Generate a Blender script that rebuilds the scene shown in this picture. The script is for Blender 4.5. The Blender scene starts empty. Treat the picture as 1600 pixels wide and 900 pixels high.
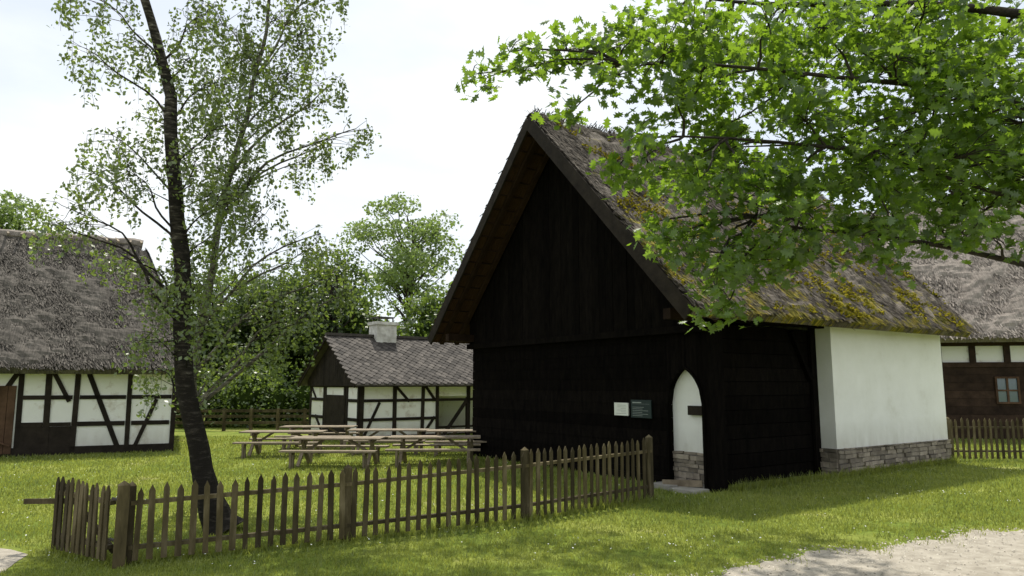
import bpy, math, random
import numpy as np
from mathutils import Vector, noise
rng=np.random.default_rng(7); random.seed(7)
scene=bpy.context.scene
col=scene.collection

# ---------------------------------------------------------------- materials
def newmat(name):
    m=bpy.data.materials.new(name); m.use_nodes=True
    nt=m.node_tree; nt.nodes.clear()
    out=nt.nodes.new('ShaderNodeOutputMaterial')
    return m,nt,out
def N(nt,t,**k):
    n=nt.nodes.new(t)
    for a,b in k.items(): setattr(n,a,b)
    return n
def ramp(nt,stops):
    r=nt.nodes.new('ShaderNodeValToRGB')
    e=r.color_ramp.elements
    while len(e)<len(stops): e.new(0.5)
    for i,(p,c) in enumerate(stops):
        e[i].position=p; e[i].color=(c[0],c[1],c[2],1)
    return r
def coords(nt,rotz=0,size=(1,1,1)):
    tc=N(nt,'ShaderNodeTexCoord'); mp=N(nt,'ShaderNodeMapping',vector_type='TEXTURE')
    mp.inputs['Rotation'].default_value=(0,0,rotz); mp.inputs['Scale'].default_value=size
    nt.links.new(tc.outputs['Object'],mp.inputs['Vector']); return mp.outputs[0]
def noisemat(name,stops,scale=5,detail=8,rough=0.85,bump=0.3,bdist=0.02,rotz=0,size=(1,1,1),island=0.0,bscale=None,spec=0.3,metal=0,dirt=None):
    m,nt,out=newmat(name); L=nt.links
    v=coords(nt,rotz,size)
    n=N(nt,'ShaderNodeTexNoise'); n.inputs['Scale'].default_value=scale; n.inputs['Detail'].default_value=detail; n.inputs['Roughness'].default_value=0.65
    L.new(v,n.inputs['Vector'])
    r=ramp(nt,stops); L.new(n.outputs['Fac'],r.inputs[0])
    c=r.outputs[0]
    if island>0:
        g=N(nt,'ShaderNodeNewGeometry'); mr=N(nt,'ShaderNodeMapRange')
        mr.inputs['To Min'].default_value=1-island; mr.inputs['To Max'].default_value=1+island
        L.new(g.outputs['Random Per Island'],mr.inputs['Value'])
        mx=N(nt,'ShaderNodeVectorMath',operation='SCALE'); L.new(c,mx.inputs[0]); L.new(mr.outputs[0],mx.inputs['Scale']); c=mx.outputs[0]
    if dirt:   # splash dirt near the foot of a wall: (z0,z1,colour)
        sx=N(nt,'ShaderNodeSeparateXYZ'); L.new(coords(nt),sx.inputs[0])
        ns=N(nt,'ShaderNodeTexNoise'); ns.inputs['Scale'].default_value=2.5; ns.inputs['Detail'].default_value=8; L.new(coords(nt,0,(.4,.4,1.5)),ns.inputs['Vector'])
        dm=N(nt,'ShaderNodeMapRange'); dm.inputs['From Min'].default_value=dirt[0]; dm.inputs['From Max'].default_value=dirt[1]; dm.inputs['To Min'].default_value=.9; dm.inputs['To Max'].default_value=0
        L.new(sx.outputs[2],dm.inputs['Value']); ml=N(nt,'ShaderNodeMath',operation='MULTIPLY'); L.new(dm.outputs[0],ml.inputs[0]); L.new(ns.outputs[0],ml.inputs[1])
        mm=N(nt,'ShaderNodeMix',data_type='RGBA'); L.new(ml.outputs[0],mm.inputs[0]); L.new(c,mm.inputs[6]); mm.inputs[7].default_value=(*dirt[2],1); c=mm.outputs[2]
    p=N(nt,'ShaderNodeBsdfPrincipled'); L.new(c,p.inputs['Base Color']); p.inputs['Roughness'].default_value=rough
    p.inputs['Specular IOR Level'].default_value=spec; p.inputs['Metallic'].default_value=metal
    if bump>0:
        n2=N(nt,'ShaderNodeTexNoise'); n2.inputs['Scale'].default_value=bscale or scale*3; n2.inputs['Detail'].default_value=8
        L.new(v,n2.inputs['Vector'])
        b=N(nt,'ShaderNodeBump'); b.inputs['Strength'].default_value=bump; b.inputs['Distance'].default_value=bdist
        L.new(n2.outputs['Fac'],b.inputs['Height']); L.new(b.outputs[0],p.inputs['Normal'])
    L.new(p.outputs[0],out.inputs[0]); return m
def leafmat(name,dark,light,trans,tmix=0.45,nscale=0.8,gloss=0.06):
    m,nt,out=newmat(name); L=nt.links
    g=N(nt,'ShaderNodeNewGeometry'); v=coords(nt)
    n=N(nt,'ShaderNodeTexNoise'); n.inputs['Scale'].default_value=nscale; n.inputs['Detail'].default_value=5; L.new(v,n.inputs['Vector'])
    ad=N(nt,'ShaderNodeMath',operation='MULTIPLY_ADD'); L.new(n.outputs['Fac'],ad.inputs[0]); ad.inputs[1].default_value=1.5; L.new(g.outputs['Random Per Island'],ad.inputs[2])
    ml=N(nt,'ShaderNodeMath',operation='MULTIPLY_ADD'); L.new(ad.outputs[0],ml.inputs[0]); ml.inputs[1].default_value=0.55; ml.inputs[2].default_value=-.15
    r=ramp(nt,[(0.1,dark),(0.9,light)]); L.new(ml.outputs[0],r.inputs[0])
    d=N(nt,'ShaderNodeBsdfDiffuse'); L.new(r.outputs[0],d.inputs[0])
    r2=ramp(nt,[(0.1,tuple(x*0.6 for x in trans)),(0.9,trans)]); L.new(ml.outputs[0],r2.inputs[0])
    t=N(nt,'ShaderNodeBsdfTranslucent'); L.new(r2.outputs[0],t.inputs[0])
    mx=N(nt,'ShaderNodeMixShader'); mx.inputs[0].default_value=tmix; L.new(d.outputs[0],mx.inputs[1]); L.new(t.outputs[0],mx.inputs[2])
    gl=N(nt,'ShaderNodeBsdfGlossy'); gl.inputs['Roughness'].default_value=0.45
    m2=N(nt,'ShaderNodeMixShader'); m2.inputs[0].default_value=gloss; L.new(mx.outputs[0],m2.inputs[1]); L.new(gl.outputs[0],m2.inputs[2])
    L.new(m2.outputs[0],out.inputs[0]); return m

ANG=math.atan2(.564,.826)
def thatchmat(name,stops,rotz,moss=0.0,bright=1.0):
    m,nt,out=newmat(name); L=nt.links
    v=coords(nt,rotz,(0.03,0.35,0.35)); v0=coords(nt)
    n=N(nt,'ShaderNodeTexNoise'); n.inputs['Scale'].default_value=1.0; n.inputs['Detail'].default_value=6; L.new(v,n.inputs['Vector'])
    n3=N(nt,'ShaderNodeTexNoise'); n3.inputs['Scale'].default_value=1.3; n3.inputs['Detail'].default_value=8; n3.inputs['Roughness'].default_value=0.7; L.new(v0,n3.inputs['Vector'])
    av=N(nt,'ShaderNodeMath',operation='ADD'); L.new(n.outputs['Fac'],av.inputs[0]); L.new(n3.outputs['Fac'],av.inputs[1])
    hv=N(nt,'ShaderNodeMath',operation='MULTIPLY'); L.new(av.outputs[0],hv.inputs[0]); hv.inputs[1].default_value=0.5
    r=ramp(nt,stops); L.new(hv.outputs[0],r.inputs[0])
    g=N(nt,'ShaderNodeNewGeometry'); mr=N(nt,'ShaderNodeMapRange'); mr.inputs['To Min'].default_value=0.4*bright; mr.inputs['To Max'].default_value=1.5*bright
    L.new(g.outputs['Random Per Island'],mr.inputs['Value'])
    c=r.outputs[0]
    if moss>0:
        n4=N(nt,'ShaderNodeTexNoise'); n4.inputs['Scale'].default_value=1.6; n4.inputs['Detail'].default_value=11; n4.inputs['Roughness'].default_value=0.8; L.new(v0,n4.inputs['Vector'])
        sx=N(nt,'ShaderNodeSeparateXYZ'); L.new(v0,sx.inputs[0])
        hz=N(nt,'ShaderNodeMapRange'); hz.inputs['From Min'].default_value=3.2; hz.inputs['From Max'].default_value=8.3; hz.inputs['To Min'].default_value=0.035; hz.inputs['To Max'].default_value=-0.09
        L.new(sx.outputs[2],hz.inputs['Value'])
        a=N(nt,'ShaderNodeMath',operation='ADD'); L.new(n4.outputs['Fac'],a.inputs[0]); L.new(hz.outputs[0],a.inputs[1])
        mk=N(nt,'ShaderNodeMapRange'); mk.inputs['From Min'].default_value=0.535; mk.inputs['From Max'].default_value=0.57; mk.inputs['To Max'].default_value=moss; L.new(a.outputs[0],mk.inputs['Value'])
        mc=ramp(nt,[(0.35,(.05,.065,.010)),(0.5,(.20,.18,.02)),(0.62,(.33,.26,.03)),(0.8,(.36,.18,.04))]); L.new(n.outputs['Fac'],mc.inputs[0])
        mx=N(nt,'ShaderNodeMix',data_type='RGBA'); L.new(mk.outputs[0],mx.inputs[0]); L.new(c,mx.inputs[6]); L.new(mc.outputs[0],mx.inputs[7]); c=mx.outputs[2]
    sc=N(nt,'ShaderNodeVectorMath',operation='SCALE'); L.new(c,sc.inputs[0]); L.new(mr.outputs[0],sc.inputs['Scale'])
    p=N(nt,'ShaderNodeBsdfPrincipled'); p.inputs['Roughness'].default_value=0.9; p.inputs['Specular IOR Level'].default_value=0.12
    L.new(sc.outputs[0],p.inputs['Base Color'])
    b=N(nt,'ShaderNodeBump'); b.inputs['Strength'].default_value=0.7; b.inputs['Distance'].default_value=0.05
    L.new(n.outputs['Fac'],b.inputs['Height']); L.new(b.outputs[0],p.inputs['Normal'])
    L.new(p.outputs[0],out.inputs[0]); return m

M={}
M['blackwood']=noisemat('black_tarred_wood',[(.3,(.0022,.0019,.0018)),(.7,(.008,.0065,.0055))],scale=3,size=(.3,.3,1.2),bump=.5,rough=.95,island=.35,spec=.03)
M['brownwood']=noisemat('dark_brown_wood',[(.3,(.02,.012,.008)),(.7,(.055,.034,.023))],scale=3,bump=.4,rough=.8,island=.3,spec=.15)
M['rafter']=noisemat('rafter_wood',[(.3,(.012,.007,.004)),(.7,(.035,.02,.012))],scale=3,bump=.4,rough=.8,island=.3,spec=.1)
M['doorwood']=noisemat('door_wood',[(.3,(.05,.03,.018)),(.7,(.12,.07,.045))],scale=3,bump=.4,rough=.8,island=.3,spec=.1)
M['timber']=noisemat('timber_frame_wood',[(.3,(.012,.009,.007)),(.7,(.032,.025,.019))],scale=4,bump=.4,rough=.8,island=.25,spec=.15)
M['fence']=noisemat('weathered_fence_wood',[(.25,(.028,.022,.010)),(.5,(.072,.057,.028)),(.75,(.17,.14,.085))],scale=6,size=(1,1,4),bump=.4,rough=.85,island=.5,spec=.2)
M['table']=noisemat('weathered_table_wood',[(.3,(.12,.095,.065)),(.7,(.27,.22,.155))],scale=5,bump=.3,rough=.8,island=.3)
M['plaster']=noisemat('white_plaster',[(.25,(.70,.69,.64)),(.42,(.80,.80,.77)),(.7,(.86,.86,.84))],scale=1.3,detail=10,bump=.35,bdist=.02,bscale=6,rough=.9,spec=.1,dirt=(.5,1.2,(.42,.40,.33)))
M['plaster_old']=noisemat('worn_plaster',[(.26,(.28,.17,.11)),(.33,(.6,.56,.5)),(.45,(.82,.82,.79))],scale=2.0,detail=10,bump=.35,bscale=6,rough=.9,spec=.1,dirt=(.1,.9,(.4,.37,.3)))
M['stone']=noisemat('rubble_stone',[(.3,(.14,.115,.09)),(.7,(.30,.26,.21))],scale=4,bump=.6,bdist=.03,rough=.9,island=.45)
M['mortar']=noisemat('mortar',[(.3,(.1,.09,.08)),(.7,(.2,.18,.16))],scale=8,bump=.5)
M['slab']=noisemat('step_stone',[(.3,(.22,.21,.19)),(.7,(.38,.36,.32))],scale=4,bump=.4)
M['slate']=noisemat('grey_roof_shingle',[(.3,(.035,.031,.028)),(.7,(.105,.093,.082))],scale=3,bump=.3,rough=.8,island=.45,spec=.2)
M['chim']=noisemat('chimney_render',[(.3,(.35,.33,.29)),(.6,(.7,.69,.65))],scale=3,bump=.5,rough=.9)
M['thatch']=thatchmat('mossy_thatch',[(.32,(.020,.017,.014)),(.46,(.075,.063,.051)),(.58,(.18,.155,.13)),(.70,(.32,.285,.24))],ANG,moss=.92)
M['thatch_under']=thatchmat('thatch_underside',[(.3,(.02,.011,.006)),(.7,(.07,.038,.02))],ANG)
M['thatch_grey']=thatchmat('grey_thatch',[(.3,(.04,.036,.032)),(.5,(.10,.09,.078)),(.7,(.19,.17,.15))],math.atan2(.42,.906))
M['thatch_pale']=thatchmat('pale_thatch',[(.3,(.11,.095,.08)),(.5,(.23,.20,.175)),(.7,(.36,.32,.28))],math.atan2(-.2,.98))
M['oakleaf']=leafmat('oak_leaf',(.018,.045,.006),(.065,.13,.015),(.31,.50,.03),.52,.9)
M['birchleaf']=leafmat('birch_leaf',(.04,.07,.013),(.12,.17,.035),(.30,.42,.06),.45,.8,.1)
M['bushleaf']=leafmat('bush_leaf',(.025,.05,.010),(.105,.165,.03),(.26,.38,.05),.42,.3)
M['darkleaf']=leafmat('dark_leaf',(.018,.04,.010),(.065,.11,.022),(.15,.24,.035),.38,.35)
M['ashleaf']=leafmat('ash_leaf',(.08,.12,.03),(.17,.24,.06),(.32,.45,.10),.45,.35)
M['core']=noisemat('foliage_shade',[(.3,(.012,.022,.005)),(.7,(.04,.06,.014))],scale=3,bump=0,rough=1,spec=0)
M['oakbark']=noisemat('oak_bark',[(.3,(.014,.011,.009)),(.7,(.05,.04,.03))],scale=8,bump=.8,bdist=.03)
M['grassblade']=leafmat('grass_blade',(.08,.125,.022),(.31,.35,.068),(.44,.49,.08),.45,.6,.04)
M['flower']=noisemat('white_clover',[(0,(.8,.8,.78)),(1,(.9,.9,.88))],bump=0)
M['signwhite']=noisemat('white_notice_board',[(0,(.7,.72,.66)),(1,(.78,.8,.74))],bump=0,rough=.5)
M['signdark']=noisemat('dark_notice_board',[(0,(.02,.033,.033)),(1,(.03,.045,.045))],bump=0,rough=.45,spec=.2)
M['signtext']=noisemat('faded_print',[(0,(.28,.32,.3)),(1,(.35,.38,.36))],bump=0)
M['metal']=noisemat('dark_iron',[(0,(.03,.03,.03)),(1,(.06,.05,.05))],bump=.1,rough=.5,metal=.6)
M['moss']=leafmat('roof_moss',(.05,.06,.008),(.27,.225,.02),(.28,.25,.02),.12,2.2,.0)
def glassmat():
    m,nt,out=newmat('window_glass'); p=N(nt,'ShaderNodeBsdfPrincipled'); p.inputs['Base Color'].default_value=(.10,.14,.17,1); p.inputs['Roughness'].default_value=.08; p.inputs['Specular IOR Level'].default_value=.9
    n=N(nt,'ShaderNodeTexNoise'); n.inputs['Scale'].default_value=2; b=N(nt,'ShaderNodeBump'); b.inputs['Strength'].default_value=.05; nt.links.new(n.outputs[0],b.inputs['Height']); nt.links.new(b.outputs[0],p.inputs['Normal'])
    nt.links.new(p.outputs[0],out.inputs[0]); return m
M['glass']=glassmat()
def birchbark():
    m,nt,out=newmat('birch_bark'); L=nt.links
    v=coords(nt,0,(1,1,.22)); n=N(nt,'ShaderNodeTexNoise'); n.inputs['Scale'].default_value=5; n.inputs['Detail'].default_value=9; n.inputs['Roughness'].default_value=.7; L.new(v,n.inputs['Vector'])
    sx=N(nt,'ShaderNodeSeparateXYZ'); v0=coords(nt); L.new(v0,sx.inputs[0])
    mr=N(nt,'ShaderNodeMapRange'); mr.inputs['From Min'].default_value=0; mr.inputs['From Max'].default_value=9; mr.inputs['To Min'].default_value=-.10; mr.inputs['To Max'].default_value=.05; L.new(sx.outputs[2],mr.inputs['Value'])
    a=N(nt,'ShaderNodeMath',operation='ADD'); L.new(n.outputs[0],a.inputs[0]); L.new(mr.outputs[0],a.inputs[1])
    r=ramp(nt,[(.45,(.014,.012,.009)),(.58,(.055,.048,.038)),(.68,(.24,.22,.19))]); L.new(a.outputs[0],r.inputs[0])
    p=N(nt,'ShaderNodeBsdfPrincipled'); p.inputs['Roughness'].default_value=.85; p.inputs['Specular IOR Level'].default_value=.15; L.new(r.outputs[0],p.inputs['Base Color'])
    b=N(nt,'ShaderNodeBump'); b.inputs['Strength'].default_value=.8; b.inputs['Distance'].default_value=.03; L.new(n.outputs[0],b.inputs['Height']); L.new(b.outputs[0],p.inputs['Normal'])
    L.new(p.outputs[0],out.inputs[0]); return m
M['birchbark']=birchbark()
M['birchpale']=noisemat('pale_birch_bark',[(.35,(.03,.027,.022)),(.5,(.13,.12,.10)),(.7,(.30,.28,.25))],scale=4,size=(1,1,.15),bump=.5)
M['gravel']=noisemat('gravel_path',[(.25,(.22,.195,.155)),(.5,(.35,.315,.26)),(.75,(.48,.44,.37))],scale=5,detail=12,bump=.8,bdist=.02,bscale=60)
M['pebble']=noisemat('pebbles',[(.3,(.2,.18,.15)),(.7,(.46,.43,.37))],scale=30,bump=0,island=.4)
def groundmat():
    m,nt,out=newmat('lawn_ground'); L=nt.links; v=coords(nt)
    n=N(nt,'ShaderNodeTexNoise'); n.inputs['Scale'].default_value=.55; n.inputs['Detail'].default_value=10; n.inputs['Roughness'].default_value=.7; L.new(v,n.inputs['Vector'])
    n2=N(nt,'ShaderNodeTexNoise'); n2.inputs['Scale'].default_value=9; n2.inputs['Detail'].default_value=8; n2.inputs['Roughness'].default_value=.8; L.new(v,n2.inputs['Vector'])
    r=ramp(nt,[(.3,(.08,.12,.018)),(.45,(.15,.20,.032)),(.6,(.25,.28,.06)),(.70,(.34,.31,.17))]); L.new(n.outputs[0],r.inputs[0])
    mr=N(nt,'ShaderNodeMapRange'); mr.inputs['From Min'].default_value=.3; mr.inputs['From Max'].default_value=.7; mr.inputs['To Min'].default_value=.45; mr.inputs['To Max'].default_value=1.35; L.new(n2.outputs[0],mr.inputs['Value'])
    s=N(nt,'ShaderNodeVectorMath',operation='SCALE'); L.new(r.outputs[0],s.inputs[0]); L.new(mr.outputs[0],s.inputs['Scale'])
    p=N(nt,'ShaderNodeBsdfPrincipled'); p.inputs['Roughness'].default_value=.95; p.inputs['Specular IOR Level'].default_value=.1; L.new(s.outputs[0],p.inputs['Base Color'])
    b=N(nt,'ShaderNodeBump'); b.inputs['Strength'].default_value=.6; b.inputs['Distance'].default_value=.05; L.new(n2.outputs[0],b.inputs['Height']); L.new(b.outputs[0],p.inputs['Normal'])
    L.new(p.outputs[0],out.inputs[0]); return m
M['ground']=groundmat()

# ---------------------------------------------------------------- mesh builder
def npmesh(name,V,F,mat,parent=None,smooth=False):
    me=bpy.data.meshes.new(name); V=np.asarray(V,dtype=np.float32); F=np.asarray(F,dtype=np.int32); k=F.shape[1]
    me.vertices.add(len(V)); me.vertices.foreach_set('co',V.ravel())
    me.loops.add(F.size); me.loops.foreach_set('vertex_index',F.ravel())
    me.polygons.add(len(F)); me.polygons.foreach_set('loop_start',np.arange(0,F.size,k,dtype=np.int32)); me.polygons.foreach_set('loop_total',np.full(len(F),k,dtype=np.int32))
    me.materials.append(mat); me.update(calc_edges=True); me.validate()
    if smooth: me.polygons.foreach_set('use_smooth',[True]*len(me.polygons))
    ob=bpy.data.objects.new(name,me); col.objects.link(ob)
    if parent: ob.parent=parent
    return ob
class MB:
    def __init__(s): s.v=[];s.f=[];s.m=[]
    def add(s,V,F,m=0):
        o=len(s.v); s.v+= [tuple(p) for p in V]; s.f+=[tuple(i+o for i in f) for f in F]; s.m+=[m]*len(F)
    def hexa(s,c,m=0):
        s.add(c,[(0,3,2,1),(4,5,6,7),(0,1,5,4),(1,2,6,5),(2,3,7,6),(3,0,4,7)],m)
    def fbox(s,P,a0,a1,b0,b1,z0,z1,m=0):
        s.hexa([P(a0,b0,z0),P(a1,b0,z0),P(a1,b1,z0),P(a0,b1,z0),P(a0,b0,z1),P(a1,b0,z1),P(a1,b1,z1),P(a0,b1,z1)],m)
    def beam(s,p,q,w,d,m=0,up=(0,0,1)):
        p=Vector(p);q=Vector(q);t=(q-p).normalized();u=Vector(up)
        x=t.cross(u)
        if x.length<1e-4: x=t.cross(Vector((1,0,0)))
        x.normalize();y=x.cross(t).normalized(); x=x*w/2;y=y*d/2
        s.hexa([p-x-y,p+x-y,p+x+y,p-x+y,q-x-y,q+x-y,q+x+y,q-x+y],m)
    def tube(s,pts,rad,seg=8,m=0):
        pts=[Vector(p) for p in pts]; o=len(s.v); n=len(pts); ref=Vector((.31,.95,.05))
        for i,p in enumerate(pts):
            t=(pts[min(i+1,n-1)]-pts[max(i-1,0)]).normalized(); x=t.cross(ref).normalized(); y=t.cross(x)
            for j in range(seg):
                a=2*math.pi*j/seg; s.v.append(tuple(p+(x*math.cos(a)+y*math.sin(a))*rad[i]))
        for i in range(n-1):
            for j in range(seg):
                s.f.append((o+i*seg+j,o+i*seg+(j+1)%seg,o+(i+1)*seg+(j+1)%seg,o+(i+1)*seg+j)); s.m.append(m)
        s.f.append(tuple(o+(n-1)*seg+j for j in range(seg))); s.m.append(m)
    def build(s,name,mats,parent=None,smooth=False):
        me=bpy.data.meshes.new(name); me.from_pydata(s.v,[],s.f)
        for m in mats: me.materials.append(m)
        me.polygons.foreach_set('material_index',s.m)
        if smooth: me.polygons.foreach_set('use_smooth',[True]*len(s.f))
        me.update(); ob=bpy.data.objects.new(name,me); col.objects.link(ob)
        if parent: ob.parent=parent
        return ob
def empty(name):
    e=bpy.data.objects.new(name,None); col.objects.link(e); return e
def frame(o,a,b):
    return lambda A,B,Z:(o[0]+a[0]*A+b[0]*B,o[1]+a[1]*A+b[1]*B,Z)

def leaves(name,C,S,tv,tf,mat,up=1.0,parent=None):
    n=len(C); C=np.asarray(C,float); S=np.asarray(S,float)
    nr=rng.normal(size=(n,3)); nr[:,2]+=up*np.sign(rng.random(n)-.08); nr/=np.linalg.norm(nr,axis=1)[:,None]
    t=rng.normal(size=(n,3)); t-= (t*nr).sum(1)[:,None]*nr; t/=np.linalg.norm(t,axis=1)[:,None]
    b=np.cross(nr,t); tv=np.asarray(tv,float); k=len(tv)
    V=C[:,None,:]+S[:,None,None]*(tv[None,:,0,None]*t[:,None,:]+tv[None,:,1,None]*b[:,None,:]+tv[None,:,2,None]*nr[:,None,:])
    F=(np.arange(n)*k)[:,None,None]+np.asarray(tf)[None,:,:]
    return npmesh(name,V.reshape(-1,3),F.reshape(-1,len(tf[0])),mat,parent)
RH=([(-.5,0,0),(0,-.32,.04),(.5,0,0),(0,.32,.04)],[(0,1,2,3)])
ol=[(-.5,0),(-.3,.12),(-.22,.34),(-.08,.17),(.05,.42),(.16,.16),(.32,.3),(.34,.08),(.55,0)]
lob=[(x,y,.12*abs(y)) for x,y in ol]+[(x,-y,.12*abs(y)) for x,y in ol[1:-1]][::-1]
lob.append((0,0,-.02)); lc=len(lob)-1
LOB=(lob,[(i,(i+1)%lc,lc) for i in range(lc)])

# ---------------------------------------------------------------- thatch slope
def thatch(name,e0,e1,r0,r1,thick,mats,parent,nstr,wid=.022,ln=(.2,.45),under=1,rough=.05):
    e0,e1,r0,r1=[np.array(p,float) for p in (e0,e1,r0,r1)]
    nrm=np.cross(e1-e0,r0-e0); nrm/=np.linalg.norm(nrm)
    if nrm[2]<0: nrm=-nrm
    nu=int(np.linalg.norm(e1-e0)/.12)+2; nv=int(np.linalg.norm(r0-e0)/.12)+2
    mb=MB()
    def S(u,v): return (e0*(1-u)+e1*u)*(1-v)+(r0*(1-u)+r1*u)*v
    for j in range(nv+1):
        for i in range(nu+1):
            u=i/nu;v=j/nv;p=S(u,v)
            h=noise.noise(Vector(p)*1.1)*rough*1.3+noise.noise(Vector(p)*4)*rough
            edge=min(u*nu,(1-u)*nu,v*nv*1.0,4)/4
            p=p+nrm*(thick*(.72+.28*min(1,edge*1.6))+h)
            mb.v.append(tuple(p))
    for j in range(nv):
        for i in range(nu):
            a=j*(nu+1)+i; mb.f.append((a,a+1,a+nu+2,a+nu+1)); mb.m.append(0)
    o=len(mb.v)
    for j in range(nv+1):
        for i in range(nu+1):
            mb.v.append(tuple(S(i/nu,j/nv)))
    for j in range(nv):
        for i in range(nu):
            a=o+j*(nu+1)+i; mb.f.append((a,a+nu+1,a+nu+2,a+1)); mb.m.append(1)
    def side(idx,m):
        for a,b in zip(idx[:-1],idx[1:]): mb.f.append((a,b,b+o,a+o)); mb.m.append(m)
    side([i for i in range(nu+1)],0); side([nv*(nu+1)+i for i in range(nu+1)],0)
    side([j*(nu+1) for j in range(nv+1)],0); side([j*(nu+1)+nu for j in range(nv+1)],0)
    mb.build(name,[mats[0],mats[1]],parent)
    u=rng.random(nstr); v=rng.random(nstr)**1.0
    ne=int(np.linalg.norm(e1-e0)*90); u=np.concatenate([u,rng.random(ne)]); v=np.concatenate([v,rng.random(ne)*.012])
    nr_=int(np.linalg.norm(r1-r0)*60); u=np.concatenate([u,rng.random(nr_)]); v=np.concatenate([v,.97+rng.random(nr_)*.04])
    ng=int(np.linalg.norm(r0-e0)*45); u=np.concatenate([u,rng.random(ng)*.006,1-rng.random(ng)*.006]); v=np.concatenate([v,rng.random(ng),rng.random(ng)])
    n=len(u); isE=np.zeros(n,bool); isE[nstr:nstr+ne]=True
    P=(e0*(1-u)[:,None]+e1*u[:,None])*(1-v)[:,None]+(r0*(1-u)[:,None]+r1*u[:,None])*v[:,None]
    off=np.where(isE,rng.random(n)*thick*1.0,thick*(.93+.12*rng.random(n)))
    P=P+nrm*off[:,None]
    dn=(e0-r0)/np.linalg.norm(e0-r0); al=(e1-e0)/np.linalg.norm(e1-e0)
    L=rng.uniform(ln[0],ln[1],n); L=np.where(isE,rng.uniform(.03,.15,n),L)
    ang=rng.normal(size=n)*.22
    D=dn*np.cos(ang)[:,None]+al*np.sin(ang)[:,None]
    lift=rng.random(n)**2*.16
    D=D+nrm*lift[:,None]
    W=al*np.cos(ang)[:,None]-dn*np.sin(ang)[:,None]
    w=rng.uniform(.5,1.3,n)*wid
    st=P-D*(L*.5)[:,None]; en=P+D*(L*.5)[:,None]
    st=st-nrm*.02
    V=np.stack([st-W*(w/2)[:,None],st+W*(w/2)[:,None],en+W*(w/2)[:,None],en-W*(w/2)[:,None]],1).reshape(-1,3)
    F=np.arange(n*4).reshape(-1,4)
    npmesh(name+'_straw',V,F,mats[0],parent)

# ================================================================= GROUND
gm=MB(); gm.add([(-400,-200,0),(400,-200,0),(400,600,0),(-400,600,0)],[(0,1,2,3)])
gm.build('ground',[M['ground']])
EX=[-3,-.5,1.68,4.28,7.18,10,14,20,30]; EY=[5.6,6.7,7.75,9.15,10.35,11.3,12.4,13.6,15]
def edgeY(x): return np.interp(x,EX,EY)+.12*np.sin(x*2.3)+.08*np.sin(x*5.1+1)+.05*np.sin(x*11)+.03*np.sin(x*27)
pv=[];pf=[]
xs=np.arange(-3,30,.06)
for i,x in enumerate(xs):
    y=float(edgeY(x)); pv+=[(x,y,.004),(x,y-5.5-.02*x,.004)]
    if i: pf.append((2*i-2,2*i-1,2*i+1,2*i))
g=MB(); g.add(pv,pf); g.build('gravel_path',[M['gravel']])
lp=[(-5.45,8.0),(-5.62,8.45),(-5.72,8.8),(-6.1,9.05),(-6.5,9.2),(-7.2,9.35),(-9,9.6),(-14,9.3),(-30,9),(-30,4),(-5.2,4)]
g=MB(); g.add([(x,y,.004) for x,y in lp],[tuple(range(len(lp)))]); g.build('sandy_path',[M['gravel']])
n=7000; X=rng.uniform(-1,14,n); Y=edgeY(X)-rng.random(n)**1.5*3.2+.25*rng.random(n)
T_=[(-.5,-.3,-.1),(.5,-.35,-.1),(.1,.5,-.1),(0,0,.4)]
leaves('pebbles',np.stack([X,Y,np.full(n,.006)],1),rng.uniform(.012,.038,n),T_,[(0,1,2),(0,1,3),(1,2,3),(2,0,3)],M['pebble'],up=8)
def inlp(x,y): return (x<-5.5)&(y<9.25+.1*np.sin(x*5)-np.clip((x+6.3)*.9,0,2))
n=260000; Yg=7.0*(28/7.0)**(rng.random(n)**1.15)
hw=Yg*.80+1.5; Xg=rng.uniform(-1,1,n)*hw
edged=Yg-edgeY(Xg)
keep=(edged>rng.normal(size=n)*.16-.02)&~inlp(Xg,Yg)
tn=np.sin(Xg*2.9+.5)*np.sin(Yg*3.3+1)+.7*np.sin(Xg*6.1)*np.sin(Yg*7.3)
keep&=~((edged<1.2)&(tn>.25+edged*.6)&(rng.random(n)<.85))
a_=(Xg-3.75)*.826+(Yg-13.67)*.564; b_=-(Xg-3.75)*.564+(Yg-13.67)*.826
keep&=~((a_>.0)&(a_<9.2)&(b_>-.02)&(b_<8.7))
pn=np.sin(Xg*1.7+Yg*.9)*np.sin(Yg*2.1-Xg*.6)+.6*np.sin(Xg*4.3+1)*np.sin(Yg*3.7)
keep&=rng.random(n)<(.95-.6*np.clip(pn-.4,0,1))
Xg=Xg[keep];Yg=Yg[keep];pn=pn[keep]
fp=[(-5.52,8.95),(-4.4,8.3),(-2.12,9.5),(.2,10.9),(2.42,12.8)]
tx=[];ty=[]
for (x0,y0),(x1,y1) in zip(fp[:-1],fp[1:]):
    m=int(math.hypot(x1-x0,y1-y0)*1100); t=rng.random(m); cl_=(np.sin(t*23+x0)+np.sin(t*51))>-.9
    t=t[cl_]; m=len(t); tx.append(x0+(x1-x0)*t+rng.normal(size=m)*.05); ty.append(y0+(y1-y0)*t+rng.normal(size=m)*.06)
m=5500; aa=rng.uniform(0.4,9.2,m); bb=-.08-np.abs(rng.normal(size=m))*.05; tx.append(3.75+.826*aa-.564*bb); ty.append(13.67+.564*aa+.826*bb)
tx=np.concatenate(tx);ty=np.concatenate(ty); nt_=len(tx)
Xg=np.concatenate([Xg,tx]);Yg=np.concatenate([Yg,ty]);pn=np.concatenate([pn,np.zeros(nt_)]);n=len(Xg)
tall=np.zeros(n);tall[-nt_:]=rng.random(nt_)**2
sc=np.clip(Yg/9,.9,2.6); h=rng.uniform(.025,.06,n)*np.clip(sc,1,1.5)*(1+.25*np.clip(pn,-.5,1))*(1+2.0*tall); w=rng.uniform(.003,.006,n)*sc*1.35
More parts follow.
